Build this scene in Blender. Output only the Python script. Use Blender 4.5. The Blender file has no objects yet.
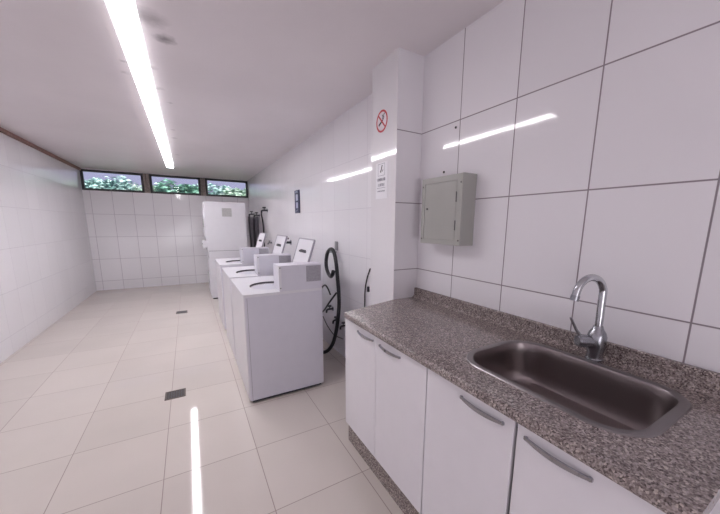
import bpy, bmesh, math, random
from mathutils import Vector, Matrix
random.seed(7)
SC = bpy.context.scene
COL = SC.collection
PI = math.pi

# ------------------------------------------------------------------ room dimensions (metres)
XL, XR = -1.838, 1.427
YB, YF = 8.82, -2.4
ZC = 2.59
CT = 0.975            # worktop height
PX, PY0, PY1 = 1.221, 1.767, 2.092   # pillar

# ------------------------------------------------------------------ materials
def new_mat(name):
    m = bpy.data.materials.new(name); m.use_nodes = True
    nt = m.node_tree
    return m, nt, nt.nodes['Principled BSDF']

def plain(name, col, rough=0.4, metal=0.0, noise=0.03, scale=12.0, coat=0.0, spec=0.5):
    """principled with a faint procedural tone variation"""
    m, nt, b = new_mat(name)
    b.inputs['Roughness'].default_value = rough
    b.inputs['Metallic'].default_value = metal
    b.inputs['Specular IOR Level'].default_value = spec
    b.inputs['Coat Weight'].default_value = coat
    tc = nt.nodes.new('ShaderNodeTexCoord')
    n = nt.nodes.new('ShaderNodeTexNoise'); n.inputs['Scale'].default_value = scale
    n.inputs['Detail'].default_value = 3
    nt.links.new(tc.outputs['Object'], n.inputs['Vector'])
    r = nt.nodes.new('ShaderNodeValToRGB')
    r.color_ramp.elements[0].position = 0.3; r.color_ramp.elements[1].position = 0.7
    r.color_ramp.elements[0].color = [max(0, c * (1 - noise)) for c in col] + [1]
    r.color_ramp.elements[1].color = [min(1, c * (1 + noise)) for c in col] + [1]
    nt.links.new(n.outputs['Fac'], r.inputs['Fac'])
    nt.links.new(r.outputs['Color'], b.inputs['Base Color'])
    return m

def math_node(nt, op, a, b=None):
    n = nt.nodes.new('ShaderNodeMath'); n.operation = op
    for i, v in enumerate((a, b)):
        if v is None: continue
        if isinstance(v, (int, float)): n.inputs[i].default_value = v
        else: nt.links.new(v, n.inputs[i])
    return n.outputs[0]

def line_dist(nt, coord, off, pitch):
    f = math_node(nt, 'FRACT', math_node(nt, 'DIVIDE', math_node(nt, 'SUBTRACT', coord, off), pitch))
    d = math_node(nt, 'MINIMUM', f, math_node(nt, 'SUBTRACT', 1.0, f))
    return math_node(nt, 'MULTIPLY', d, pitch)

def tile_mat(name, col, grout, u_axis, u_off, u_pitch, v_axis, v_off, v_pitch, width=0.005,
             rough=0.08, vmax=None, u_on=True, v_on=True, wav=0.02, var=0.02, spec=0.5, mottled=0.0):
    m, nt, b = new_mat(name)
    geo = nt.nodes.new('ShaderNodeNewGeometry')
    sep = nt.nodes.new('ShaderNodeSeparateXYZ'); nt.links.new(geo.outputs['Position'], sep.inputs[0])
    U, V = sep.outputs[u_axis], sep.outputs[v_axis]
    ds = []
    if u_on: ds.append(line_dist(nt, U, u_off, u_pitch))
    if v_on:
        dv = line_dist(nt, V, v_off, v_pitch)
        if vmax is not None:
            dv = math_node(nt, 'ADD', dv, math_node(nt, 'GREATER_THAN', V, vmax))
        ds.append(dv)
    d = ds[0] if len(ds) == 1 else math_node(nt, 'MINIMUM', ds[0], ds[1])
    mr = nt.nodes.new('ShaderNodeMapRange'); mr.interpolation_type = 'SMOOTHSTEP'
    mr.inputs['From Min'].default_value = width * 0.35; mr.inputs['From Max'].default_value = width * 0.65
    mr.inputs['To Min'].default_value = 1; mr.inputs['To Max'].default_value = 0
    nt.links.new(d, mr.inputs['Value'])
    # per tile tone
    cu = math_node(nt, 'FLOOR', math_node(nt, 'DIVIDE', math_node(nt, 'SUBTRACT', U, u_off), u_pitch))
    cv = math_node(nt, 'FLOOR', math_node(nt, 'DIVIDE', math_node(nt, 'SUBTRACT', V, v_off), v_pitch))
    cmb = nt.nodes.new('ShaderNodeCombineXYZ'); nt.links.new(cu, cmb.inputs[0]); nt.links.new(cv, cmb.inputs[1])
    wn = nt.nodes.new('ShaderNodeTexWhiteNoise'); nt.links.new(cmb.outputs[0], wn.inputs['Vector'])
    val = math_node(nt, 'ADD', math_node(nt, 'MULTIPLY', wn.outputs['Value'], 2 * var), 1 - var)
    if mottled:
        nz = nt.nodes.new('ShaderNodeTexNoise'); nz.inputs['Scale'].default_value = 1.7; nz.inputs['Detail'].default_value = 5
        nt.links.new(geo.outputs['Position'], nz.inputs['Vector'])
        val = math_node(nt, 'ADD', val, math_node(nt, 'MULTIPLY', math_node(nt, 'SUBTRACT', nz.outputs['Fac'], 0.5), mottled))
    mul = nt.nodes.new('ShaderNodeMix'); mul.data_type = 'RGBA'; mul.blend_type = 'MULTIPLY'; mul.inputs['Factor'].default_value = 1
    mul.inputs['A'].default_value = (*col, 1); nt.links.new(val, mul.inputs['B'])
    mx = nt.nodes.new('ShaderNodeMix'); mx.data_type = 'RGBA'
    nt.links.new(mr.outputs[0], mx.inputs['Factor']); nt.links.new(mul.outputs['Result'], mx.inputs['A'])
    mx.inputs['B'].default_value = (*grout, 1)
    nt.links.new(mx.outputs['Result'], b.inputs['Base Color'])
    rg = math_node(nt, 'ADD', math_node(nt, 'MULTIPLY', mr.outputs[0], 0.6), rough)
    nt.links.new(rg, b.inputs['Roughness'])
    b.inputs['Specular IOR Level'].default_value = spec
    # glazing waviness + grout recess
    n2 = nt.nodes.new('ShaderNodeTexNoise'); n2.inputs['Scale'].default_value = 5; n2.inputs['Detail'].default_value = 1
    nt.links.new(geo.outputs['Position'], n2.inputs['Vector'])
    h = math_node(nt, 'SUBTRACT', math_node(nt, 'MULTIPLY', n2.outputs['Fac'], wav), math_node(nt, 'MULTIPLY', mr.outputs[0], 0.03))
    bp = nt.nodes.new('ShaderNodeBump'); bp.inputs['Distance'].default_value = 0.03; bp.inputs['Strength'].default_value = 0.5
    nt.links.new(h, bp.inputs['Height']); nt.links.new(bp.outputs[0], b.inputs['Normal'])
    return m

WH = (0.87, 0.85, 0.885)
GR = (0.28, 0.24, 0.27)
M = {}
M['tile_right'] = tile_mat('white wall tile right', WH, GR, 'Y', 1.415, 0.368, 'Z', 1.186, 0.463, 0.0055, 0.06, vmax=2.4)
M['tile_pillar'] = tile_mat('white wall tile pillar', WH, GR, 'X', 5.0, 20.0, 'Z', 1.186, 0.463, 0.0055, 0.06, vmax=2.4, u_on=False)
M['tile_plain'] = tile_mat('white wall tile tall', (0.82, 0.80, 0.83), GR, 'Y', -5, 50, 'Z', -5, 50, 0.001, 0.06)
M['tile_far'] = tile_mat('white wall tile far', WH, (0.60, 0.57, 0.62), 'Y', 1.415, 0.368, 'Z', 1.186, 0.463, 0.004, 0.07, vmax=2.4)
M['tile_left'] = tile_mat('white wall tile left', WH, (0.56, 0.53, 0.58), 'Y', 5.342, 0.367, 'Z', 0.205, 0.486, 0.004, 0.09, vmax=2.4)
M['tile_back'] = tile_mat('white wall tile back', WH, (0.54, 0.50, 0.56), 'X', -1.72, 0.36, 'Z', 0.205, 0.486, 0.008, 0.09, vmax=2.1)
M['floor'] = tile_mat('polished beige floor tile', (0.68, 0.62, 0.58), (0.36, 0.29, 0.265), 'X', 0.283, 0.523, 'Y', 1.459, 0.535, 0.0045, 0.055, wav=0.008, var=0.03, mottled=0.14, spec=0.3)
M['cabinet'] = plain('white cabinet laminate', (0.80, 0.78, 0.82), 0.25, noise=0.01)
M['carcass'] = plain('white cabinet board', (0.62, 0.60, 0.63), 0.5)
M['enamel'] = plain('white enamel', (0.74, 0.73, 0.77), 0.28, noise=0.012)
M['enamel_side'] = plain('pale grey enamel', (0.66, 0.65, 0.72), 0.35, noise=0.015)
M['grey_label'] = plain('grey label', (0.36, 0.35, 0.39), 0.5, noise=0.10, scale=60)
M['tag'] = plain('pale grey tag', (0.48, 0.48, 0.48), 0.5, noise=0.15, scale=80)
M['seal'] = plain('dark rubber', (0.035, 0.035, 0.045), 0.5)
M['black'] = plain('black rubber hose', (0.018, 0.018, 0.022), 0.35)
M['hose_grey'] = plain('dark grey rubber hose', (0.07, 0.065, 0.075), 0.5)
M['black_print'] = plain('black print', (0.03, 0.03, 0.04), 0.5)
M['red'] = plain('red print', (0.55, 0.05, 0.07), 0.45)
M['pinkish'] = plain('clear sticker', (0.80, 0.72, 0.76), 0.3)
M['paper'] = plain('white paper', (0.84, 0.83, 0.87), 0.4, noise=0.01)
M['print_grey'] = plain('grey print', (0.25, 0.24, 0.30), 0.5)
M['navy'] = plain('navy blue sign plastic', (0.012, 0.016, 0.08), 0.3)
M['pale_blue'] = plain('pale blue print', (0.72, 0.76, 0.88), 0.4)
M['box'] = plain('grey painted steel', (0.40, 0.40, 0.375), 0.4, noise=0.02)
M['box_dark'] = plain('dark hinge steel', (0.10, 0.10, 0.10), 0.4, 0.5)
M['chrome'] = plain('chrome', (0.52, 0.53, 0.56), 0.13, 1.0, noise=0.01)
M['chrome_soft'] = plain('worn chrome', (0.38, 0.39, 0.42), 0.25, 1.0, noise=0.05)
M['handle'] = plain('chrome handle', (0.40, 0.40, 0.43), 0.07, 1.0, noise=0.01)
M['brown'] = plain('brown varnished wood', (0.26, 0.13, 0.11), 0.5, noise=0.25, scale=30)
M['frame'] = plain('dark window frame', (0.035, 0.032, 0.035), 0.4)
M['post'] = plain('brown grey window post', (0.30, 0.25, 0.23), 0.6, noise=0.25, scale=40)
M['drain'] = plain('dark brown drain steel', (0.03, 0.018, 0.015), 0.4, 0.4)
M['drain_frame'] = plain('worn drain frame', (0.10, 0.075, 0.065), 0.4, 0.5)
M['socket'] = plain('grey plastic', (0.30, 0.30, 0.32), 0.5)
M['panel_dark'] = plain('dark grey ribbed surface', (0.22, 0.21, 0.24), 0.6, noise=0.2, scale=20)
M['batten'] = plain('white lamp batten', (0.85, 0.85, 0.86), 0.4)
M['grass'] = plain('outside ground', (0.10, 0.16, 0.06), 0.9, noise=0.3)
M['bark'] = plain('bark', (0.12, 0.08, 0.05), 0.8, noise=0.3)

def steel(name, col):
    m, nt, b = new_mat(name)
    b.inputs['Metallic'].default_value = 1.0; b.inputs['Base Color'].default_value = (*col, 1)
    tc = nt.nodes.new('ShaderNodeTexCoord'); mp = nt.nodes.new('ShaderNodeMapping'); mp.inputs['Scale'].default_value = (40, 40, 40)
    n = nt.nodes.new('ShaderNodeTexNoise'); n.inputs['Scale'].default_value = 1; n.inputs['Detail'].default_value = 3
    nt.links.new(tc.outputs['Object'], mp.inputs[0]); nt.links.new(mp.outputs[0], n.inputs['Vector'])
    mr = nt.nodes.new('ShaderNodeMapRange'); mr.inputs['To Min'].default_value = 0.30; mr.inputs['To Max'].default_value = 0.34
    nt.links.new(n.outputs['Fac'], mr.inputs['Value']); nt.links.new(mr.outputs[0], b.inputs['Roughness'])
    return m
M['steel'] = steel('brushed stainless steel', (.27, .25, .25))
M['steel_dark'] = steel('dull stainless steel bowl', (.34, .30, .30))

def granite():
    m, nt, b = new_mat('speckled pink brown granite')
    tc = nt.nodes.new('ShaderNodeTexCoord')
    def cells(scale, stops):
        v = nt.nodes.new('ShaderNodeTexVoronoi'); v.inputs['Scale'].default_value = scale
        nt.links.new(tc.outputs['Object'], v.inputs['Vector'])
        s = nt.nodes.new('ShaderNodeSeparateColor'); nt.links.new(v.outputs['Color'], s.inputs[0])
        r = nt.nodes.new('ShaderNodeValToRGB'); r.color_ramp.interpolation = 'CONSTANT'
        r.color_ramp.elements[0].position = stops[0][0]; r.color_ramp.elements[0].color = (*stops[0][1], 1)
        r.color_ramp.elements[1].position = stops[1][0]; r.color_ramp.elements[1].color = (*stops[1][1], 1)
        for p, c in stops[2:]:
            e = r.color_ramp.elements.new(p); e.color = (*c, 1)
        nt.links.new(s.outputs[0], r.inputs['Fac']); return r.outputs['Color']
    a = cells(195, [(0, (0.055, 0.04, 0.038)), (0.22, (0.185, 0.145, 0.14)), (0.45, (0.31, 0.26, 0.25)), (0.70, (0.45, 0.39, 0.375)), (0.9, (0.70, 0.61, 0.55))])
    c = cells(360, [(0, (0.10, 0.075, 0.07)), (0.35, (0.265, 0.22, 0.215)), (0.75, (0.47, 0.41, 0.40))])
    mx = nt.nodes.new('ShaderNodeMix'); mx.data_type = 'RGBA'; mx.inputs['Factor'].default_value = 0.4
    nt.links.new(a, mx.inputs['A']); nt.links.new(c, mx.inputs['B'])
    nt.links.new(mx.outputs['Result'], b.inputs['Base Color'])
    b.inputs['Roughness'].default_value = 0.12
    return m
M['granite'] = granite()

def ceiling_mat():
    m, nt, b = new_mat('painted plaster ceiling')
    geo = nt.nodes.new('ShaderNodeNewGeometry')
    n = nt.nodes.new('ShaderNodeTexNoise'); n.inputs['Scale'].default_value = 1.3; n.inputs['Detail'].default_value = 6
    nt.links.new(geo.outputs['Position'], n.inputs['Vector'])
    r = nt.nodes.new('ShaderNodeValToRGB'); r.color_ramp.elements[0].position = 0.25; r.color_ramp.elements[1].position = 0.75
    r.color_ramp.elements[0].color = (0.76, 0.71, 0.735, 1); r.color_ramp.elements[1].color = (0.83, 0.78, 0.805, 1)
    nt.links.new(n.outputs['Fac'], r.inputs['Fac'])
    # old scuffs and mould spots left beside the lamp battens
    spots = [(-0.03, 2.44, 0.045, 0.85), (-0.10, 2.25, 0.075, 0.6), (-0.05, 2.29, 0.02, 0.4), (-0.045, 3.62, 0.020, 0.45), (-0.06, 5.03, 0.03, 0.45),
             (-0.06, 4.6, 0.02, 0.4), (-0.31, 3.1, 0.025, 0.3), (-0.29, 2.9, 0.02, 0.4), (-0.05, 6.2, 0.03, 0.35), (-0.13, 2.9, 0.03, 0.35), (-0.115, 3.3, 0.03, 0.3), (0.0, 2.0, 0.03, .4)]
    nz = nt.nodes.new('ShaderNodeTexNoise'); nz.inputs['Scale'].default_value = 22; nz.inputs['Detail'].default_value = 3
    nt.links.new(geo.outputs['Position'], nz.inputs['Vector'])
    off = nt.nodes.new('ShaderNodeVectorMath'); off.operation = 'SCALE'; off.inputs['Scale'].default_value = 0.06
    nt.links.new(nz.outputs['Color'], off.inputs[0])
    add = nt.nodes.new('ShaderNodeVectorMath'); add.operation = 'ADD'
    nt.links.new(geo.outputs['Position'], add.inputs[0]); nt.links.new(off.outputs[0], add.inputs[1])
    tot = None
    for x, y, rad, st in spots:
        d = nt.nodes.new('ShaderNodeVectorMath'); d.operation = 'DISTANCE'
        nt.links.new(add.outputs[0], d.inputs[0]); d.inputs[1].default_value = (x + 0.03, y + 0.03, ZC + 0.03)
        mr = nt.nodes.new('ShaderNodeMapRange'); mr.inputs['From Min'].default_value = rad * 0.3; mr.inputs['From Max'].default_value = rad * 1.5
        mr.inputs['To Min'].default_value = st; mr.inputs['To Max'].default_value = 0
        nt.links.new(d.outputs['Value'], mr.inputs['Value'])
        tot = mr.outputs[0] if tot is None else math_node(nt, 'MAXIMUM', tot, mr.outputs[0])
    mx = nt.nodes.new('ShaderNodeMix'); mx.data_type = 'RGBA'
    nt.links.new(tot, mx.inputs['Factor']); nt.links.new(r.outputs['Color'], mx.inputs['A']); mx.inputs['B'].default_value = (0.22, 0.19, 0.21, 1)
    nt.links.new(mx.outputs['Result'], b.inputs['Base Color']); b.inputs['Roughness'].default_value = 0.35
    b.inputs['Specular IOR Level'].default_value = 0.35
    return m
M['ceiling'] = ceiling_mat()

def emis(name, col, s):
    m, nt, b = new_mat(name); b.inputs['Base Color'].default_value = (*col, 1)
    b.inputs['Emission Color'].default_value = (*col, 1); b.inputs['Emission Strength'].default_value = s
    return m
M['tube'] = emis('glowing fluorescent diffuser', (1.0, 0.97, 1.0), 15.0)

M['rail'] = emis('frosted translucent lamp side', (1.0, 0.97, 1.0), 0.6)

def glass():
    m, nt, b = new_mat('window glass')
    b.inputs['Base Color'].default_value = (1, 1, 1, 1); b.inputs['Transmission Weight'].default_value = 1
    b.inputs['Roughness'].default_value = 0.0; b.inputs['IOR'].default_value = 1.12
    return m
M['glass'] = glass()

def leaf(name, c1, c2):
    m, nt, b = new_mat(name)
    geo = nt.nodes.new('ShaderNodeNewGeometry')
    r = nt.nodes.new('ShaderNodeValToRGB'); r.color_ramp.elements[0].color = (*c1, 1); r.color_ramp.elements[1].color = (*c2, 1)
    nt.links.new(geo.outputs['Random Per Island'], r.inputs['Fac']); nt.links.new(r.outputs['Color'], b.inputs['Base Color'])
    b.inputs['Roughness'].default_value = 0.45
    return m
LEAF = [leaf('silvery green leaves', (0.03, 0.12, 0.05), (0.72, 0.86, 0.78)), leaf('deep green leaves', (0.02, 0.09, 0.05), (0.32, 0.58, 0.48)),
        leaf('blue green leaves', (0.02, 0.10, 0.09), (0.60, 0.82, 0.80))]

# ------------------------------------------------------------------ mesh helpers
def nb(): return bmesh.new()
def box(bm, x0, x1, y0, y1, z0, z1, mtx=None, bev=0.0, seg=2):
    vs = [bm.verts.new((x, y, z)) for x in (x0, x1) for y in (y0, y1) for z in (z0, z1)]
    F = [(0, 1, 3, 2), (4, 6, 7, 5), (0, 4, 5, 1), (2, 3, 7, 6), (0, 2, 6, 4), (1, 5, 7, 3)]
    fs = [bm.faces.new([vs[i] for i in f]) for f in F]
    geom = vs
    if bev:
        es = {e for f in fs for e in f.edges}
        r = bmesh.ops.bevel(bm, geom=list(es), offset=bev, segments=seg, affect='EDGES', profile=0.7)
        geom = list({v for f in r['faces'] for v in f.verts} | {v for v in vs if v.is_valid})
    if mtx is not None: bmesh.ops.transform(bm, matrix=mtx, verts=[v for v in geom if v.is_valid])
    return bm
def tube(bm, pts, rad, n=12, cap=True, closed=False):
    pts = [Vector(p) for p in pts]; rings = []
    L = len(pts); up = None
    for i, p in enumerate(pts):
        if closed: t = (pts[(i + 1) % L] - pts[i - 1]).normalized()
        else: t = (pts[min(i + 1, L - 1)] - pts[max(i - 1, 0)]).normalized()
        if up is None:
            up = t.orthogonal().normalized()
        else:
            up = (up - t * up.dot(t)); up = up.normalized() if up.length > 1e-6 else t.orthogonal().normalized()
        s = t.cross(up); r = rad[i] if isinstance(rad, (list, tuple)) else rad
        rings.append([bm.verts.new(p + (up * math.cos(a) + s * math.sin(a)) * r) for a in [2 * PI * k / n for k in range(n)]])
    for i in range(L if closed else L - 1):
        A, B = rings[i], rings[(i + 1) % L]
        for k in range(n): bm.faces.new((A[k], A[(k + 1) % n], B[(k + 1) % n], B[k]))
    if cap and not closed: bm.faces.new(rings[0][::-1]); bm.faces.new(rings[-1])
    return bm
def cyl(bm, p0, p1, r, n=20, r1=None):
    return tube(bm, [p0, p1], [r, r if r1 is None else r1], n)
def smooth_path(ctrl, steps=8, closed=False):
    P = [Vector(c) for c in ctrl]; out = []; L = len(P)
    rng = range(L) if closed else range(L - 1)
    for i in rng:
        p0 = P[i - 1] if (i > 0 or closed) else P[0] * 2 - P[1]
        p1, p2 = P[i], P[(i + 1) % L]
        p3 = P[(i + 2) % L] if (i + 2 < L or closed) else P[-1] * 2 - P[-2]
        for s in range(steps):
            t = s / steps
            out.append(0.5 * ((2 * p1) + (p2 - p0) * t + (2 * p0 - 5 * p1 + 4 * p2 - p3) * t * t + (3 * p1 - p0 - 3 * p2 + p3) * t ** 3))
    if not closed: out.append(P[-1])
    return out
def rrect(x0, x1, y0, y1, r, n=10):
    rs = r if isinstance(r, (list, tuple)) else [r] * 4    # corners: x0y0, x1y0, x1y1, x0y1
    out = []
    for (cx, cy, a0), q in zip([(x0 + rs[0], y0 + rs[0], PI), (x1 - rs[1], y0 + rs[1], 1.5 * PI), (x1 - rs[2], y1 - rs[2], 0), (x0 + rs[3], y1 - rs[3], .5 * PI)], rs):
        for k in range(n + 1):
            a = a0 + .5 * PI * k / n; out.append((cx + q * math.cos(a), cy + q * math.sin(a)))
    return out
def bridge(bm, A, B):
    n = len(A)
    for k in range(n): bm.faces.new((A[k], A[(k + 1) % n], B[(k + 1) % n], B[k]))
def ring(bm, pts, z): return [bm.verts.new((x, y, z)) for x, y in pts]
def plate_with_hole(bm, outer, inner, z0, z1):
    """slab between z0 and z1 with a hole"""
    loops = {}
    for z in (z0, z1):
        o = ring(bm, outer, z); i = ring(bm, inner, z)
        es = [bm.edges.new((L[k], L[(k + 1) % len(L)])) for L in (o, i) for k in range(len(L))]
        bmesh.ops.triangle_fill(bm, use_beauty=True, edges=es)
        loops[z] = (o, i)
    bridge(bm, loops[z0][0], loops[z1][0]); bridge(bm, loops[z0][1], loops[z1][1])
    return bm
def obj(name, bm, m, parent=None, smooth=False, mats=None):
    bmesh.ops.recalc_face_normals(bm, faces=bm.faces)
    me = bpy.data.meshes.new(name); bm.to_mesh(me); bm.free()
    for mm in (mats or [m]): me.materials.append(mm)
    if smooth:
        for p in me.polygons: p.use_smooth = True
        try: me.set_sharp_from_angle(angle=math.radians(38))
        except Exception: pass
    o = bpy.data.objects.new(name, me); COL.objects.link(o)
    if parent:
        o.parent = parent
        o.matrix_parent_inverse = Matrix.Identity(4)
    return o
def tag(o, label, cat, group=None, kind=None):
    o['label'] = label; o['category'] = cat
    if group: o['group'] = group
    if kind: o['kind'] = kind
    return o
def thing(name, label, cat, loc=(0, 0, 0), group=None):
    o = bpy.data.objects.new(name, None); o.empty_display_size = .05; COL.objects.link(o); o.location = loc
    return tag(o, label, cat, group)
def struct(name, bm, m, label=None, cat=None, parent=None, **k):
    o = obj(name, bm, m, parent, **k)
    if parent is None:
        o['kind'] = 'structure'
        if label: o['label'] = label; o['category'] = cat
    return o
def kids(o): return [c for c in COL.objects if c.parent == o]
def dup(root, loc, label, group=None):
    r = root.copy(); COL.objects.link(r); r.location = loc; r['label'] = label
    for ch in kids(root):
        c = ch.copy(); COL.objects.link(c); c.parent = r
        for g in kids(ch):
            d = g.copy(); COL.objects.link(d); d.parent = c
    return r
def to_local(bm, loc): bmesh.ops.translate(bm, verts=bm.verts, vec=-Vector(loc)); return bm

# ------------------------------------------------------------------ the room
struct('floor', box(nb(), XL - .1, XR + .1, YF - .1, YB + .1, -0.1, 0), M['floor'], 'polished beige floor tiles in a square grid', 'floor')
struct('ceiling', box(nb(), XL - .3, XR + .3, YF - .1, YB + .5, ZC, ZC + .12), M['ceiling'], 'flat off-white painted ceiling with dark spots beside the lamps', 'ceiling')
struct('wall_left', box(nb(), XL - .1, XL, YF - .1, YB, 0, ZC), M['tile_left'], 'long white tiled wall on the left', 'wall')
struct('wall_right', box(nb(), XR, XR + .1, YF - .1, PY0 + .1, 0, ZC), M['tile_right'], 'white tiled wall with dark grout behind the worktop', 'wall')
struct('wall_right_far', box(nb(), XR, XR + .1, PY0 + .1, YB, 0, ZC), M['tile_far'], 'long white tiled wall behind the washers', 'wall')
struct('wall_front', box(nb(), XL - .1, XR + .1, YF - .1, YF, 0, ZC), M['tile_back'], 'tiled wall behind the viewer', 'wall')
WZ0, WZ1 = 2.152, 2.575
bm = nb(); box(bm, XL - .1, XR + .1, YB, YB + .12, 0, WZ0); box(bm, XL - .1, XR + .1, YB, YB + .12, WZ1, ZC)
struct('wall_back', bm, M['tile_back'], 'white tiled end wall below the high windows', 'wall')
# pillar: face to the room is one tall tile, the short face has courses
bm = nb(); box(bm, PX, XR, PY0, PY1, 0, ZC)
o = struct('wall_pillar', bm, M['tile_plain'], 'white tiled pillar standing out from the right wall', 'pillar', mats=[M['tile_plain'], M['tile_pillar']])
for p in o.data.polygons:
    if abs(p.normal.y) > .5: p.material_index = 1
bm = nb(); box(bm, XL, XL + .03, YF, YB, ZC - .05, ZC, bev=.004)
struct('trim_1', bm, M['brown'], 'brown wooden strip where the left wall meets the ceiling', 'trim')

# high windows in the end wall
wins = [(XL, -0.775), (-0.665, 0.345), (0.455, XR)]
for k, (x0, x1) in enumerate(wins, 1):
    fw = .045
    bm = nb(); y0, y1 = YB + .005, YB + .065
    box(bm, x0, x1, y0, y1, WZ1 - .045, WZ1, bev=.003); box(bm, x0, x1, y0, y1, WZ0, WZ0 + .045, bev=.003)
    box(bm, x0, x0 + fw, y0, y1, WZ0 + .03, WZ1 - .03, bev=.003); box(bm, x1 - fw, x1, y0, y1, WZ0 + .03, WZ1 - .03, bev=.003)
    w = struct('window_%d' % k, bm, M['frame'], ['leftmost dark framed high window in the end wall', 'middle dark framed high window in the end wall', 'rightmost dark framed high window in the end wall'][k - 1], 'window')
    obj('pane', box(nb(), x0 + .02, x1 - .02, YB + .03, YB + .036, WZ0 + .02, WZ1 - .02), M['glass'], w)
for k, (x0, x1) in enumerate([(-0.775, -0.665), (0.345, 0.455)], 2):
    bm = nb(); box(bm, x0 + .002, x0 + .045, YB - .01, YB + .08, WZ0, WZ1, bev=.004); box(bm, x1 - .045, x1 - .002, YB - .01, YB + .08, WZ0, WZ1, bev=.004)
    box(bm, x0 + .03, x1 - .03, YB + .01, YB + .07, WZ0, WZ1)
    struct('trim_%d' % k, bm, M['post'], ['brown post between the left and middle windows', 'brown post between the middle and right windows'][k - 2], 'post')

# ------------------------------------------------------------------ outside
struct('ground', box(nb(), -14, 14, YB + .2, 40, -.2, -.02), M['grass'], 'planted ground beyond the windows', 'ground')
def bush(x, y, w, h, base, mat, label, n=6000):
    t = thing('bush', label, 'bush', (x, y, 0), 'bushes outside the high windows')
    bm = nb()
    for s in range(4):
        a = s * 1.7; tube(bm, [(0.1 * math.cos(a), .1 * math.sin(a), -.03), (w * .25 * math.cos(a), .2 * math.sin(a), base + .4), (w * .45 * math.cos(a), .35 * math.sin(a), h * .8)], [.04, .03, .01], 6)
    obj('stem', bm, M['bark'], t)
    bm = nb(); rnd = random.Random(int(x * 100) + 5)
    lobes = [(rnd.uniform(-.5, .5) * w, rnd.uniform(-.3, .3), rnd.uniform(base + .85, h - .3), rnd.uniform(.24, .36)) for _ in range(22)]
    for i in range(n):
        lx, ly, lz, lr = lobes[i % 22]
        u = rnd.uniform(-1, 1); a = rnd.uniform(0, 2 * PI); q = math.sqrt(1 - u * u); rr = lr * rnd.uniform(.5, 1.05)
        c = Vector((lx + rr * q * math.cos(a) * 1.2, ly + rr * q * math.sin(a), lz + rr * u))
        L = rnd.uniform(.05, .10); W = L * .45
        m = Matrix.Translation(c) @ Matrix.Rotation(rnd.uniform(0, 6.28), 4, 'Z') @ Matrix.Rotation(rnd.uniform(-1.2, 1.2), 4, 'X')
        vs = [bm.verts.new(m @ Vector(p)) for p in ((-L, 0, 0), (0, -W, .012), (L, 0, -.01), (0, W, .012))]
        bm.faces.new((vs[0], vs[1], vs[2])); bm.faces.new((vs[0], vs[2], vs[3]))
    obj('foliage', bm, mat, t)
    return t
bl = [(-3.9, 12.0, 1.05, 2.80, 'silvery bush at the left end, seen through the left window'), (-2.95, 13.45, 1.2, 2.96, 'darker bush right of the silvery end bush, seen through the left window'),
      (-2.0, 12.0, 1.05, 2.79, 'bluish bush seen through the right half of the left window'), (-1.05, 13.45, 1.2, 2.96, 'silvery bush seen through the left half of the middle window'),
      (-0.1, 12.0, 1.05, 2.78, 'bush seen through the right half of the middle window'), (0.85, 13.45, 1.2, 2.94, 'bluish bush seen behind the post between middle and right windows'),
      (1.8, 12.0, 1.05, 2.76, 'silvery bush seen through the middle of the right window'), (2.75, 13.45, 1.2, 2.93, 'bush farthest right, at the right window edge')]
for i, (x, y, w, h, lb) in enumerate(bl): bush(x, y, w, h, 1.0, LEAF[i % 3], lb)

# ------------------------------------------------------------------ ceiling lights: three battens end to end
LX0, LX1 = -0.275, -0.145
def make_light(label, y0, y1):
    L = y1 - y0
    t = thing('ceiling_light', label, 'light', (-.197, y0, ZC), 'fluorescent battens in a row on the ceiling')
    obj('batten', box(nb(), -.05, .05, .0, L, -.03, 0, bev=.004), M['batten'], t)
    # rounded prismatic diffuser
    bm = nb(); box(bm, -.052, .052, .010, L - .010, -.056, -.028)
    obj('diffuser', bm, M['tube'], t)
    for x in (-.060, .0525): obj('side_rail', box(nb(), x, x + .0075, 0, L, -.058, 0, bev=.002), M['rail'], t)
    for ya in (0, L - .012):
        obj('end_cap', box(nb(), -.052, .052, ya, ya + .010, -.057, -.0, bev=.001), M['batten'], t)
    return t
l1 = make_light('fluorescent ceiling batten nearest the viewer, cut off by the top edge', 1.82, 3.645)
dup(l1, (-.197, 3.65, ZC), 'fluorescent ceiling batten in the middle of the row of three')
dup(l1, (-.197, 5.48, ZC), 'fluorescent ceiling batten farthest away, nearest the windows')

# ------------------------------------------------------------------ worktop
CX, CY1, CY0 = 0.762, 1.765, 0.108
t = thing('countertop', 'speckled pinkish brown granite worktop with raised back edge along the right wall', 'countertop', (1.1, .94, .915))
sink_out = rrect(0.889, 1.337, 0.233, 0.855, [.125, .115, .145, .135], 12)
sink_hole = rrect(0.907, 1.318, 0.250, 0.837, [.105, .095, .125, .115], 12)
R = 0.0175; xs = CX + R
CYN = 1.642   # the rounded front edge stops short of the pillar
outer = [(xs, CY0), (XR - .001, CY0), (XR - .001, CY1), (PX, CY1), (xs, CYN)]
bm = plate_with_hole(nb(), outer, sink_hole, CT - 2 * R, CT)
prof = [(xs - R * math.sin(a), CT - R + R * math.cos(a)) for a in [PI * k / 10 for k in range(11)]]
A = [bm.verts.new((x, CY0, z)) for x, z in prof]; B = [bm.verts.new((xs - (xs - x) * .3, CYN, z)) for x, z in prof]
for k in range(10): bm.faces.new((A[k], A[k + 1], B[k + 1], B[k]))
bm.faces.new(A); bm.faces.new(B[::-1])
bmesh.ops.remove_doubles(bm, verts=bm.verts, dist=1e-5)
to_local(bm, t.location); obj('worktop_slab', bm, M['granite'], t, smooth=True)
bm = nb(); box(bm, XR - .022, XR - .001, CY0, CY1, CT, 1.045, bev=.004)
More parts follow.
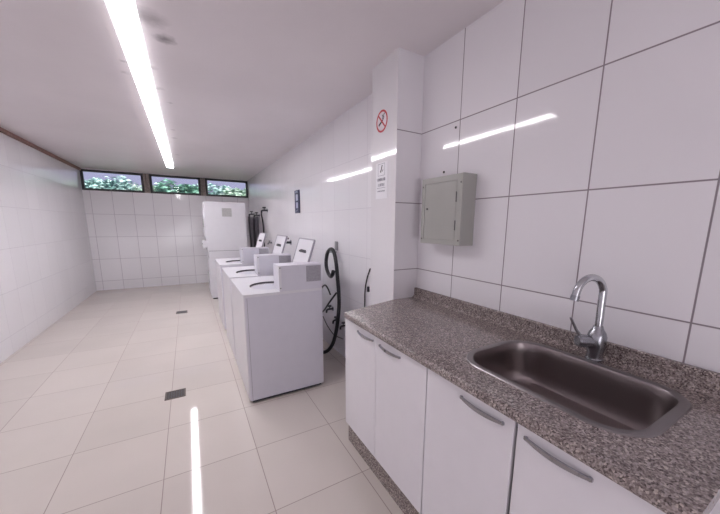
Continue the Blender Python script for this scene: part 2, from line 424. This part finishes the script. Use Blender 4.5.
# cove strip at the foot of the upstand
A = [bm.verts.new((x, CY0, z)) for x, z in ((XR - .040, CT), (XR - .034, CT + .004), (XR - .0225, CT + .016), (XR - .0225, CT))]
B = [bm.verts.new((v.co.x, CY1, v.co.z)) for v in A]; bridge(bm, A, B); bm.faces.new(A); bm.faces.new(B[::-1])
to_local(bm, t.location); obj('upstand', bm, M['granite'], t)

# ------------------------------------------------------------------ sink
SL = (1.12, .55, CT)
t = thing('kitchen_sink', 'long stainless steel sink bowl set into the granite worktop', 'sink', SL)
def inset(pts, d):
    cx = sum(p[0] for p in pts) / len(pts); cy = sum(p[1] for p in pts) / len(pts)
    hx = max(p[0] for p in pts) - cx; hy = max(p[1] for p in pts) - cy
    return [(cx + (x - cx) * (1 - d / hx), cy + (y - cy) * (1 - d / hy)) for x, y in pts]
bm = nb()
inner = rrect(0.915, 1.311, 0.262, 0.830, [.10, .09, .12, .11], 12)
rings = [ring(bm, sink_out, CT + .0004), ring(bm, inset(sink_out, .003), CT + .004), ring(bm, inset(inner, -.006), CT + .0035), ring(bm, inner, CT + .0015)]
for k in range(3): bridge(bm, rings[k], rings[k + 1])
to_local(bm, SL); obj('rim', bm, M['steel'], t, smooth=True)
bm = nb()
lv = [(0, CT + .0015), (.003, CT - .006), (.005, CT - .06), (.007, CT - .12), (.012, CT - .152), (.022, CT - .170), (.042, CT - .178), (.08, CT - .180), (.14, CT - .181)]
rr = [ring(bm, inset(inner, d), z) for d, z in lv]
for k in range(len(rr) - 1): bridge(bm, rr[k], rr[k + 1])
bm.faces.new(rr[-1])
to_local(bm, SL); obj('bowl', bm, M['steel_dark'], t, smooth=True)
bm = nb(); cyl(bm, (1.12, .55, CT - .1812), (1.12, .55, CT - .177), .045, 28); cyl(bm, (1.12, .55, CT - .178), (1.12, .55, CT - .173), .018, 16)
to_local(bm, SL); obj('drain_strainer', bm, M['chrome_soft'], t, smooth=True)

# ------------------------------------------------------------------ faucet
FX, FY = 1.360, .548
FZ = CT + .0045
FX = 1.360
t = thing('faucet', 'chrome gooseneck mixer tap standing behind the sink', 'faucet', (FX, FY, FZ))
bm = nb(); prof = [(0, .031), (.005, .031), (.008, .028), (.03, .028), (.05, .033), (.095, .033), (.110, .029), (.124, .020), (.138, .0155)]
tube(bm, [(0, 0, z) for z, r in prof], [r for z, r in prof], 28); obj('body', bm, M['chrome_soft'], t, smooth=True)
arc = [(0.0, 0, .10), (0.0, .0, .18), (-.001, .0, .24)]
rad = .063; yaw = -0.0
for k in range(1, 15):
    a = PI * k / 14 * .93
    arc.append((-(rad - rad * math.cos(a)), 0, .262 + rad * 1.1 * math.sin(a)))
arc.append((arc[-1][0] - .006, 0, arc[-1][2] - .028))
pts = smooth_path(arc, 4)
rot = Matrix.Rotation(math.radians(-18), 4, 'Z')
bm = nb(); tube(bm, [rot @ p for p in pts], .0135, 18); obj('spout', bm, M['chrome'], t, smooth=True)
e = rot @ pts[-1]; e2 = rot @ pts[-3]; d = (e - e2).normalized()
bm = nb(); cyl(bm, e - d * .016, e + d * .004, .0155, 18); obj('aerator', bm, M['chrome_soft'], t, smooth=True)
hd = Vector((-.86, .50, .06)).normalized(); c0 = Vector((0, 0, .072))
bm = nb(); tube(bm, [c0, c0 + hd * .05, c0 + hd * .072, c0 + hd * .078], [.025, .025, .0245, .019], 24)
lv = obj('lever_hub', bm, M['chrome_soft'], t, smooth=True)
bm = nb(); s = c0 + hd * .066
tube(bm, [s + Vector((0, 0, .018)), s + Vector((-.018, .010, .045)), s + Vector((-.045, .022, .095))], [.007, .0055, .005], 10)
obj('lever', bm, M['chrome'], lv, smooth=True)

# ------------------------------------------------------------------ base cabinets
DX, DZ0, DZ1 = .795, .222, .934
def bow_handle(parent, ya, yb, z):
    bm = nb(); L = yb - ya; n = 14; vs = []
    for k in range(n + 1):
        u = k / n; b_ = math.sin(PI * u)
        x = -.004 - .011 * b_ ** .8; zz = z - .003 * b_; h = .004 + .003 * b_; th = .003
        y = ya + L * u
        vs.append([bm.verts.new(p) for p in ((x - th, y, zz - h), (x - th, y, zz + h), (x + th, y, zz + h), (x + th, y, zz - h))])
    for k in range(n): bridge(bm, vs[k], vs[k + 1])
    bm.faces.new(vs[0]); bm.faces.new(vs[-1][::-1])
    for y in (ya + .006, yb - .006): cyl(bm, (-.009, y, z), (.0005, y, z), .0055, 10)
    return obj('handle', bm, M['handle'], parent, smooth=True)
def cabinet(label, y0, y1, doors, plinth_extra=0):
    t = thing('base_cabinet', label, 'cabinet', (DX, y0, 0), 'white base cabinets under the worktop')
    W = y1 - y0
    bm = nb(); x1 = XR - DX - .003; th = .018
    box(bm, .019, x1, 0, th, DZ0 - .01, .9385); box(bm, .019, x1, W - th, W, DZ0 - .01, .9385)
    box(bm, .019, x1, th, W - th, DZ0 - .01, DZ0 + .008); box(bm, x1 - .006, x1, th, W - th, DZ0, .9385); box(bm, .019, .037, th, W - th, .90, .9385)
    obj('carcass', bm, M['carcass'], t)
    obj('plinth', box(nb(), .067, .085, 0, W + plinth_extra, 0, DZ0 - .0105), M['granite'], t)
    for a, b, h0, h1 in doors:
        d = obj('door', box(nb(), 0, .018, a - y0 + .0025, b - y0 - .0025, DZ0, DZ1, bev=.002), M['cabinet'], t)
        bow_handle(d, h0 - y0, h1 - y0, .898)
    return t
cabinet('white two door base cabinet at the far end of the worktop beside the pillar', .898, 1.672, [(1.299, 1.670, 1.32, 1.498), (.898, 1.299, 1.078, 1.26)], .09)
cabinet('white two door base cabinet under the sink nearest the viewer', .113, .895, [(.498, .895, .531, .711), (.113, .491, .285, .464)])

# ------------------------------------------------------------------ electrical box
bx0, by0, by1, bz0, bz1 = 1.322, 1.262, 1.612, 1.384, 1.787
t = thing('electrical_box', 'grey steel electrical box mounted on the tiled wall above the worktop', 'box', (XR, by0, bz0))
def L(bm): return to_local(bm, (XR, by0, bz0))
obj('housing', L(box(nb(), bx0 + .004, XR - .0005, by0, by1, bz0, bz1, bev=.004)), M['box'], t)
fr = plate_with_hole(nb(), [(by0 + .002, bz0 + .002), (by1 - .002, bz0 + .002), (by1 - .002, bz1 - .002), (by0 + .002, bz1 - .002)],
                     [(by0 + .045, bz0 + .03), (by1 - .030, bz0 + .03), (by1 - .030, bz1 - .035), (by0 + .045, bz1 - .035)], 0, .008)
for v in fr.verts: v.co = Vector((bx0 - .002 + v.co.z, v.co.x, v.co.y))
obj('front_frame', L(fr), M['box'], t)
d = obj('door', L(box(nb(), bx0 - .001, bx0 + .005, by0 + .0475, by1 - .0325, bz0 + .0325, bz1 - .0375, bev=.001)), M['box'], t)
obj('lock', L(cyl(nb(), (bx0 - .005, by1 - .058, 1.60), (bx0 + .0, by1 - .058, 1.60), .007, 14)), M['box_dark'], d)
for z in (1.50, 1.66): obj('hinge', L(cyl(nb(), (bx0 - .003, by0 + .045, z - .028), (bx0 - .003, by0 + .045, z + .028), .0035, 10)), M['box_dark'], d)
for y in (by0 + .014, by1 - .014):
    for z in (bz0 + .03, bz1 - .05): obj('screw', L(cyl(nb(), (bx0 - .004, y, z), (bx0, y, z), .005, 10)), M['box_dark'], t)
for y, z, lb in ((1.447, 2.076, 'small black screw in the tile joint high above the electrical box'), (1.531, 1.832, 'small black screw in the tile just above the electrical box')):
    bm = nb(); tube(bm, [(XR - .006, y, z), (XR - .005, y, z), (XR - .002, y, z), (XR + .0, y, z)], [.003, .006, .007, .007], 12)
    tag(obj('wall_screw', bm, M['black_print']), lb, 'screw')

# ------------------------------------------------------------------ signs on the pillar (facing -X)
def disc(bm, cy, cz, r0, r1, x0, x1, n=40):
    o0 = [(math.cos(2 * PI * k / n), math.sin(2 * PI * k / n)) for k in range(n)]
    def rg(r, x): return [bm.verts.new((x, cy + r * a, cz + r * b)) for a, b in o0]
    if r0: A, B, C, D = rg(r0, x0), rg(r1, x0), rg(r1, x1), rg(r0, x1); bridge(bm, A, B); bridge(bm, B, C); bridge(bm, C, D); bridge(bm, D, A)
    else: A, B = rg(r1, x0), rg(r1, x1); bridge(bm, A, B); bm.faces.new(A); bm.faces.new(B[::-1])
    return bm
def bar(bm, ya, za, yb, zb, w, x0, x1):
    d = Vector((0, yb - ya, zb - za)); L_ = d.length; d.normalize(); n = Vector((0, -d.z, d.y)) * w / 2
    a = Vector((0, ya, za)); b = Vector((0, yb, zb))
    A = [bm.verts.new(Vector((x0, 0, 0)) + p) for p in (a - n, b - n, b + n, a + n)]
    B = [bm.verts.new(Vector((x1, 0, 0)) + p) for p in (a - n, b - n, b + n, a + n)]
    bridge(bm, A, B); bm.faces.new(A); bm.faces.new(B[::-1])
    return bm
scy, scz = 1.952, 2.208
t = thing('no_smoking_sign', 'round red no smoking sticker high on the white pillar', 'sign', (PX, scy, scz))
T = (PX, scy, scz)
obj('backing', to_local(disc(nb(), scy, scz, 0, .076, PX - .0012, PX - .0002), T), M['pinkish'], t, smooth=False)
obj('red_ring', to_local(disc(nb(), scy, scz, .060, .073, PX - .002, PX - .0013), T), M['red'], t)
# +Y is towards the left of the picture on this face
bm = nb(); bar(bm, scy + .040, scz - .022, scy - .012, scz + .004, .013, PX - .0022, PX - .0013)
pts = [(-.014, .006), (-.026, .018), (-.022, .032), (-.034, .046)]
for (a, b), (c, d_) in zip(pts, pts[1:]): bar(bm, scy + a, scz + b, scy + c, scz + d_, .007, PX - .0022, PX - .0013)
pts = [(-.006, .012), (-.014, .026), (-.004, .040)]
for (a, b), (c, d_) in zip(pts, pts[1:]): bar(bm, scy + a, scz + b, scy + c, scz + d_, .006, PX - .0022, PX - .0013)
obj('cigarette_symbol', to_local(bm, T), M['black_print'], t)
bm = nb(); bar(bm, scy + .045, scz + .045, scy - .045, scz - .045, .011, PX - .003, PX - .0023)
obj('red_slash', to_local(bm, T), M['red'], t)

T = (PX, 1.945, 1.81)
t = thing('paper_notice', 'white notice with small black pictogram and grey lines below the no smoking sticker', 'sign', T)
obj('sheet', to_local(box(nb(), PX - .0015, PX - .0002, 1.868, 2.022, 1.685, 1.935), T), M['paper'], t)
bm = nb(); x0, x1 = PX - .0022, PX - .0016
for a, b, c, d_ in ((1.905, 1.925, 1.992, 1.925), (1.905, 1.845, 1.992, 1.845), (1.905, 1.845, 1.905, 1.925), (1.992, 1.845, 1.992, 1.925)): bar(bm, a, b, c, d_, .0022, x0, x1)
obj('picture_border', to_local(bm, T), M['print_grey'], t)
bm = nb(); bar(bm, 1.957, 1.866, 1.943, 1.905, .010, x0, x1); bar(bm, 1.935, 1.870, 1.928, 1.886, .005, x0, x1); bar(bm, 1.966, 1.872, 1.960, 1.88, .004, x0, x1); disc(bm, 1.940, 1.910, 0, .006, x0, x1, 12)
obj('pictogram', to_local(bm, T), M['black_print'], t)
def text_bars(bm, ya, yb, z, h, seed, xa, xb, horizontal='Y'):
    rnd = random.Random(seed); y = ya
    while y < yb - .004:
        w = rnd.uniform(.005, .009); w = min(w, yb - y)
        k = rnd.choice('IHLEO')
        if k in 'HO': bar(bm, y + .001, z - h / 2, y + .001, z + h / 2, .0022, xa, xb); bar(bm, y + w - .001, z - h / 2, y + w - .001, z + h / 2, .0022, xa, xb)
        if k in 'O': bar(bm, y, z - h / 2, y + w, z - h / 2, .002, xa, xb); bar(bm, y, z + h / 2, y + w, z + h / 2, .002, xa, xb)
        if k in 'HE': bar(bm, y, z, y + w, z, .002, xa, xb)
        if k in 'ILE': bar(bm, y + w / 2, z - h / 2, y + w / 2, z + h / 2, .0028, xa, xb)
        if k in 'LE': bar(bm, y, z - h / 2, y + w, z - h / 2, .002, xa, xb)
        y += w + .0018
bm = nb(); text_bars(bm, 1.897, 2.003, 1.818, .018, 3, x0, x1); text_bars(bm, 1.905, 1.992, 1.782, .018, 4, x0, x1)
bar(bm, 1.893, 1.760, 2.003, 1.760, .0022, x0, x1); text_bars(bm, 1.897, 2.000, 1.738, .007, 5, x0, x1)
obj('printed_lines', to_local(bm, T), M['print_grey'], t)

T = (XR, 4.6, 1.82)
t = thing('instruction_sign', 'narrow navy blue sign with two white panels on the right wall above the washers', 'sign', T)
obj('plate', to_local(box(nb(), XR - .012, XR - .0005, 4.485, 4.705, 1.655, 1.985, bev=.004), T), M['navy'], t)
x0, x1 = XR - .0135, XR - .0125
for z0, z1 in ((1.835, 1.925), (1.725, 1.812)):
    bm = nb(); P = rrect(4.545, 4.635, z0, z1, .015, 4); A = [bm.verts.new((x0, y, z)) for y, z in P]; B = [bm.verts.new((x1, y, z)) for y, z in P]
    bridge(bm, A, B); bm.faces.new(A); bm.faces.new(B[::-1]); obj('white_panel', to_local(bm, T), M['pale_blue'], t)
for y in (4.56, 4.60, 4.64): obj('small_mark', to_local((lambda b: bar(b, y, 1.945, y, 1.972, .012, x0, x1))(nb()), T), M['pale_blue'], t)
for y, z in ((4.57, 1.70), (4.62, 1.69)): obj('small_mark', to_local((lambda b: bar(b, y - .015, z, y + .015, z, .008, x0, x1))(nb()), T), M['pale_blue'], t)

# ------------------------------------------------------------------ washing machines
MX0, MX1, MH = .338, .990, .942
def washer(loc, label):
    W, D, H = .855, MX1 - MX0, MH
    t = thing('washing_machine', label, 'washing machine', loc, 'white top loading washers in a row')
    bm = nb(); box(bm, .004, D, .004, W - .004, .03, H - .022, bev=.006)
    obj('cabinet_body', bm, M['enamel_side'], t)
    bm = nb(); box(bm, -.006, .012, .006, W - .006, .035, H - .024, bev=.005); obj('front_panel', bm, M['enamel'], t)
    bm = nb(); box(bm, .02, D - .02, .02, W - .02, .008, .034); obj('base', bm, M['seal'], t)
    for x in (.05, D - .05):
        for y in (.06, W - .06): obj('foot', cyl(nb(), (x, y, 0), (x, y, .03), .018, 12), M['seal'], t)
    outer = rrect(-.008, D + .002, 0, W, .012, 4)
    cxx, cyy = .275, .33
    hole = [(cxx + .18 * math.cos(a) * (1.0), cyy + .20 * math.sin(a)) for a in [2 * PI * k / 40 for k in range(40)]]
    hole = [(x, y) for x, y in hole]
    bm = plate_with_hole(nb(), outer, hole, H - .022, H); 
    obj('top_panel', bm, M['enamel'], t)
    bm = nb(); sc = lambda s: [(cxx + (x - cxx) * s, cyy + (y - cyy) * s) for x, y in hole]
    A, B, C = ring(bm, sc(.998), H - .001), ring(bm, sc(.99), H - .014), ring(bm, sc(.95), H - .020); bridge(bm, A, B); bridge(bm, B, C)
    obj('opening_gasket', bm, M['hose_grey'], t, smooth=True)
    bm = nb(); rs = [ring(bm, sc(s), z) for s, z in ((.96, H - .017), (.90, H - .06), (.98, H - .12), (1.0, H - .5), (.6, H - .55))]
    for a, b in zip(rs, rs[1:]): bridge(bm, a, b)
    bm.faces.new(rs[-1]); obj('tub', bm, M['enamel'], t, smooth=True)
    bm = nb(); box(bm, .018, .0215, .0028, .006, .04, H - .03); obj('panel_seam', bm, M['grey_label'], t)
    # coin meter case standing on the near rear part of the top
    bx0_, bx1_ = .278, .648
    m = obj('meter_case', box(nb(), bx0_, bx1_, .002, .20, H - .001, 1.158, bev=.006), M['enamel_side'], t)
    obj('case_label', box(nb(), .508, .640, .0005, .0025, 1.008, 1.146), M['grey_label'], m)['label'] = 'grey rectangular plate'
    bm = nb(); box(bm, bx0_ - .004, bx0_ + .018, -.001, .01, H + .01, 1.150, bev=.002); obj('edge_strip', bm, M['enamel'], m)
    for z in (.97, 1.14): obj('screw', cyl(nb(), (bx0_ + .008, -.003, z), (bx0_ + .008, .002, z), .005, 10), M['box_dark'], m)
    # open lid leaning back
    hx, hz, tx, tz = .51, H + .002, .645, 1.355
    ang = math.atan2(tx - hx, tz - hz); LL = math.hypot(tx - hx, tz - hz)
    mt = Matrix.Translation((hx, .16, hz)) @ Matrix.Rotation(ang, 4, 'Y')
    bm = nb(); P = rrect(.0, .44, 0, LL, .02, 5)   # (y, z) in lid plane
    A = [bm.verts.new((0, y, z)) for y, z in P]; B = [bm.verts.new((.018, y, z)) for y, z in P]
    bridge(bm, A, B); bm.faces.new(A); bm.faces.new(B[::-1]); bmesh.ops.transform(bm, matrix=mt, verts=bm.verts)
    ld = obj('lid', bm, M['enamel'], t)
    bm = nb(); P0 = rrect(-.007, .447, -.002, LL + .007, .024, 5); P1 = rrect(.008, .432, .01, LL - .006, .016, 5)
    for x in (-.003,):
        A = [bm.verts.new((x, y, z)) for y, z in P0]; B = [bm.verts.new((x, y, z)) for y, z in P1]; C = [bm.verts.new((.012, y, z)) for y, z in P1]; D_ = [bm.verts.new((.012, y, z)) for y, z in P0]
        bridge(bm, A, B); bridge(bm, B, C); bridge(bm, C, D_); bridge(bm, D_, A)
    bmesh.ops.transform(bm, matrix=mt, verts=bm.verts); obj('lid_edge', bm, M['grey_label'], ld)
    bm = nb(); text_bars(bm, .14, .31, LL * .72, .028, 11, -.0015, -.0002); bar(bm, .12, LL * .72 - .004, .34, LL * .72 - .004, .018, -.0012, -.0002)
    bmesh.ops.transform(bm, matrix=mt, verts=bm.verts); obj('lid_lettering', bm, M['black_print'], ld)
    return t
w = washer((MX0, 2.545, 0), 'white top loading washer nearest the viewer, lid open, beside the black hose')
dup(w, (MX0, 3.47, 0), 'white top loading washer in the middle of the row, lid open')
dup(w, (MX0, 4.60, 0), 'white top loading washer farthest back in the row, next to the tall dryer')

# ------------------------------------------------------------------ tall stacked dryer at the end of the row
T = (.31, 6.75, 0)
t = thing('stacked_dryer', 'tall white stacked dryer at the end of the washer row below the windows', 'dryer', T)
D, W = .713, .72
obj('lower_body', box(nb(), 0, D, 0, W, .03, .955, bev=.006), M['enamel'], t)
obj('upper_body', box(nb(), -.02, D, 0, W, .965, 1.90, bev=.008), M['enamel'], t)
obj('middle_seam', box(nb(), .01, D - .01, .01, W - .01, .95, .97), M['grey_label'], t)
obj('base', box(nb(), .02, D - .02, .02, W - .02, 0, .032), M['seal'], t)
obj('side_tag', box(nb(), .283, .455, -.003, .001, 1.625, 1.785), M['tag'], t)['label'] = 'pale grey printed tag'
for z0, z1 in ((.12, .80), (1.22, 1.78)):
    d = obj('door', box(nb(), -.035 if z0 > 1 else -.015, -.019 if z0 > 1 else .001, .08, W - .08, z0, z1, bev=.006), M['enamel'], t)
    obj('handle', box(nb(), -.055 if z0 > 1 else -.035, -.034 if z0 > 1 else -.014, .12, .15, (z0 + z1) / 2 - .08, (z0 + z1) / 2 + .08, bev=.005), M['tag'], d)
m = obj('coin_slide', box(nb(), -.09, -.019, .01, .20, 1.03, 1.16, bev=.008), M['enamel'], t)
obj('slot', box(nb(), -.094, -.089, .05, .16, 1.09, 1.115), M['seal'], m)

# ------------------------------------------------------------------ hoses and taps on the right wall
def wall_tap(y, z, label, s=1.0):
    t = thing('water_tap', label, 'tap', (XR, y, z), 'taps on the right wall')
    obj('flange', cyl(nb(), (-.008, 0, 0), (.001, 0, 0), .03 * s, 18), M['chrome_soft'], t)
    bm = nb(); tube(bm, [(-.005, 0, 0), (-.075 * s, 0, 0), (-.09 * s, 0, -.01), (-.095 * s, 0, -.045 * s)], [.013 * s, .013 * s, .014 * s, .012 * s], 12)
    obj('spout', bm, M['seal'], t, smooth=True)
    bm = nb(); cyl(bm, (-.05 * s, 0, .005), (-.05 * s, 0, .04 * s), .007 * s, 10); cyl(bm, (-.05 * s, 0, .034 * s), (-.05 * s, 0, .052 * s), .026 * s, 12)
    obj('knob', bm, M['seal'], t, smooth=True)
    return t
def hose(name, ctrl, r, label, mat='black', cat='hose', group=None, steps=8):
    bm = nb(); tube(bm, smooth_path(ctrl, steps), r, 12)
    return tag(obj(name, bm, M[mat], None, smooth=True), label, cat, group)
T = (XR, 3.2, 1.26)
t = thing('hose_hook', 'small grey wall bracket holding the looped black hose', 'bracket', T)
obj('plate', box(nb(), -.012, -.0005, -.035, .035, -.05, .05, bev=.004), M['socket'], t)
obj('peg', box(nb(), -.085, -.010, -.018, .018, -.075, -.060, bev=.004), M['socket'], t)
HX = 1.362
loop = [(1.10, 3.46, .0225), (1.17, 3.30, .0225), (1.255, 3.17, .045), (1.31, 3.11, .13), (1.33, 3.055, .261), (1.345, 3.01, .46), (HX, 3.01, .68), (HX, 3.05, .95), (HX, 3.085, 1.10), (HX, 3.14, 1.20), (HX - .004, 3.21, 1.225), (HX - .010, 3.29, 1.18),
        (HX - .014, 3.325, 1.10), (HX - .014, 3.325, 1.01), (HX - .018, 3.26, .945), (HX - .03, 3.16, .925), (HX - .046, 3.08, .955), (HX - .046, 3.05, 1.0)]
hose('drain_hose', loop, .021, 'thick black hose looped over the grey wall bracket behind the nearest washer')
wall_tap(3.33, .50, 'tap low on the right wall just behind the nearest washer', .9)
wall_tap(3.16, .41, 'tap low on the right wall left of the thick black hose', .8)
wall_tap(2.96, .40, 'tap low on the right wall right of the thick black hose', .8)
hose('inlet_hose', [(1.345, 3.04, .76), (1.30, 3.116, .65), (1.30, 3.29, .51), (1.32, 3.47, .41), (1.34, 3.54, .28)], .010, 'thin black hose running slantwise from the thick hose down behind the nearest washer')
hose('inlet_hose', [(1.33, 3.50, .52), (1.34, 3.52, .63), (1.34, 3.47, .73), (1.34, 3.36, .79), (1.34, 3.27, .765), (1.35, 3.22, .70)], .009, 'thin black hose curling over beside the rear corner of the nearest washer')
hose('inlet_hose', [(1.36, 3.49, .37), (1.35, 3.33, .30), (1.36, 3.155, .24), (1.37, 2.93, .26)], .005, 'very thin dark hose sagging between the low taps')
hose('power_cable', [(XR - .006, 2.44, 1.10), (XR - .02, 2.475, 1.0), (XR - .02, 2.51, .88), (XR - .012, 2.53, .74), (XR - .010, 2.53, .30), (XR - .012, 2.53, .007)], .006, 'thin dark cable hanging on the wall beside the pillar', cat='cable')
T = (XR, 2.47, .90)
t = thing('wall_clip', 'tiny dark clip on the wall beside the hanging cable', 'clip', T)
obj('body', box(nb(), -.02, -.0005, -.012, .008, -.025, .025, bev=.003), M['seal'], t)
# far hoses between the dryer and the wall
for y, z, lb in ((8.10, 1.72, 'tap at the top of the hose nearest the end wall'), (7.45, 1.68, 'tap at the top of the middle hose beside the tall dryer'), (6.63, 1.76, 'tap at the top of the hose in front of the tall dryer')):
    wall_tap(y, z, lb, 1.3)
HG = 'hoses hanging beside the tall dryer'
hose('supply_hose', [(1.30, 8.10, 1.66), (1.30, 8.12, 1.4), (1.32, 8.15, 1.1), (1.33, 8.22, .55), (1.34, 8.25, .036)], .022, 'black hose hanging from the far tap nearest the end wall', 'hose_grey', group=HG)
hose('supply_hose', [(1.30, 7.45, 1.62), (1.30, 7.50, 1.35), (1.31, 7.56, 1.05), (1.31, 7.58, .55), (1.32, 7.58, .036)], .022, 'black hose hanging from the middle tap beside the tall dryer', 'hose_grey', group=HG)
hose('supply_hose', [(1.30, 6.63, 1.70), (1.33, 6.66, 1.5), (1.35, 6.72, 1.2), (1.35, 6.74, .5), (1.35, 6.74, .012)], .014, 'thin dark hose hanging from the tap in front of the tall dryer', group=HG)
bm = nb(); box(bm, 1.39, XR - .0005, 7.62, 8.7, .0, 1.66, bev=.01)  # ribbed slab standing in for an unidentified dark area behind the hoses
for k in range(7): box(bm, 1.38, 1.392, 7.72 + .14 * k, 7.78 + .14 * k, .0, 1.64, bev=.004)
tag(obj('ribbed_panel', bm, M['panel_dark']), 'dark grey ribbed panel filling a dark area on the wall behind the far hoses', 'panel')
wall_tap(6.38, 1.12, 'small tap above the farthest washer lid', .8)
wall_tap(5.02, 1.20, 'black tap between the open lids of the nearest and middle washers', 1.5)
hose('supply_hose', [(1.30, 5.04, 1.12), (1.31, 5.10, .95), (1.33, 5.15, .5), (1.34, 5.18, .008)], .009, 'thin hose hanging from the black tap behind the middle washer')

# ------------------------------------------------------------------ floor drains
def drain(x0, x1, y0, y1, label):
    T = ((x0 + x1) / 2, (y0 + y1) / 2, 0)
    t = thing('floor_drain', label, 'drain', T, 'rectangular drains in the floor')
    bm = nb(); a, b = (x1 - x0) / 2, (y1 - y0) / 2; w_ = .012
    box(bm, -a, a, -b, -b + w_, .0003, .004); box(bm, -a, a, b - w_, b, .0003, .004); box(bm, -a, -a + w_, -b + w_, b - w_, .0003, .004); box(bm, a - w_, a, -b + w_, b - w_, .0003, .004)
    obj('frame', bm, M['drain_frame'], t)
    obj('sump', box(nb(), -a + w_, a - w_, -b + w_, b - w_, .0002, .0012), M['seal'], t)
    bm = nb(); n = 7
    for k in range(n):
        x = -a + w_ + (2 * a - 2 * w_) * (k + .5) / n; box(bm, x - .005, x + .005, -b + w_, b - w_, .0012, .0035)
    obj('grate', bm, M['drain'], t)
drain(-.288, -.132, 2.972, 3.122, 'dark rectangular floor drain nearest the viewer')
drain(-.283, -.118, 5.93, 6.08, 'dark floor drain farther back, level with the farthest washer')

# ------------------------------------------------------------------ light
def area(name, loc, rot, sx, sy, power, col):
    l = bpy.data.lights.new(name, 'AREA'); l.shape = 'RECTANGLE'; l.size = sx; l.size_y = sy; l.energy = power; l.color = col
    o = bpy.data.objects.new(name, l); COL.objects.link(o); o.location = loc; o.rotation_euler = rot; return o
# added fill lamp behind the viewer, tilted up to brighten the ceiling
area('fill_behind_viewer', (-.6, YF + .05, 1.1), (math.radians(112), 0, math.radians(22)), 2.2, 2.0, 24, (1.0, .95, 1.0))
s = bpy.data.lights.new('sun', 'SUN'); s.energy = 4.5; s.angle = .01; s.color = (1, .98, .9)
so = bpy.data.objects.new('sun', s); COL.objects.link(so); so.rotation_euler = (math.radians(48), 0, math.radians(15))

w = bpy.data.worlds.new('world'); SC.world = w; w.use_nodes = True
nt = w.node_tree; bg = nt.nodes['Background']
tc = nt.nodes.new('ShaderNodeTexCoord'); sp = nt.nodes.new('ShaderNodeSeparateXYZ'); nt.links.new(tc.outputs['Generated'], sp.inputs[0])
rp = nt.nodes.new('ShaderNodeValToRGB'); rp.color_ramp.elements[0].position = 0.0; rp.color_ramp.elements[0].color = (.50, .50, .70, 1)
rp.color_ramp.elements[1].position = .5; rp.color_ramp.elements[1].color = (.24, .28, .62, 1)
nt.links.new(sp.outputs['Z'], rp.inputs[0]); nt.links.new(rp.outputs[0], bg.inputs[0]); bg.inputs[1].default_value = .42

# ------------------------------------------------------------------ camera
yaw, pit, rol = math.radians(30.64346914), math.radians(9.91748454), math.radians(0.58779426)
f, cx, cy = 308.6511389, 372.4138, 278.5228
fw = Vector((math.sin(yaw) * math.cos(pit), math.cos(yaw) * math.cos(pit), -math.sin(pit)))
r = Vector((math.cos(yaw), -math.sin(yaw), 0)); u = r.cross(fw)
r2 = r * math.cos(rol) + u * math.sin(rol); u2 = -r * math.sin(rol) + u * math.cos(rol)
cam = bpy.data.cameras.new('camera'); co = bpy.data.objects.new('camera', cam); COL.objects.link(co)
co.matrix_world = Matrix(((r2.x, u2.x, -fw.x, 0), (r2.y, u2.y, -fw.y, 0), (r2.z, u2.z, -fw.z, 1.5), (0, 0, 0, 1)))
cam.sensor_width = 36; cam.lens = f * 36 / 720; cam.shift_x = -(cx - 360) / 720; cam.shift_y = (cy - 257) / 720
cam.clip_start = .02
SC.camera = co
SC.view_settings.view_transform = 'Standard'; SC.view_settings.look = 'None'
SC.view_settings.exposure = 1.12; SC.view_settings.gamma = 1; SC.view_settings.use_curve_mapping = False
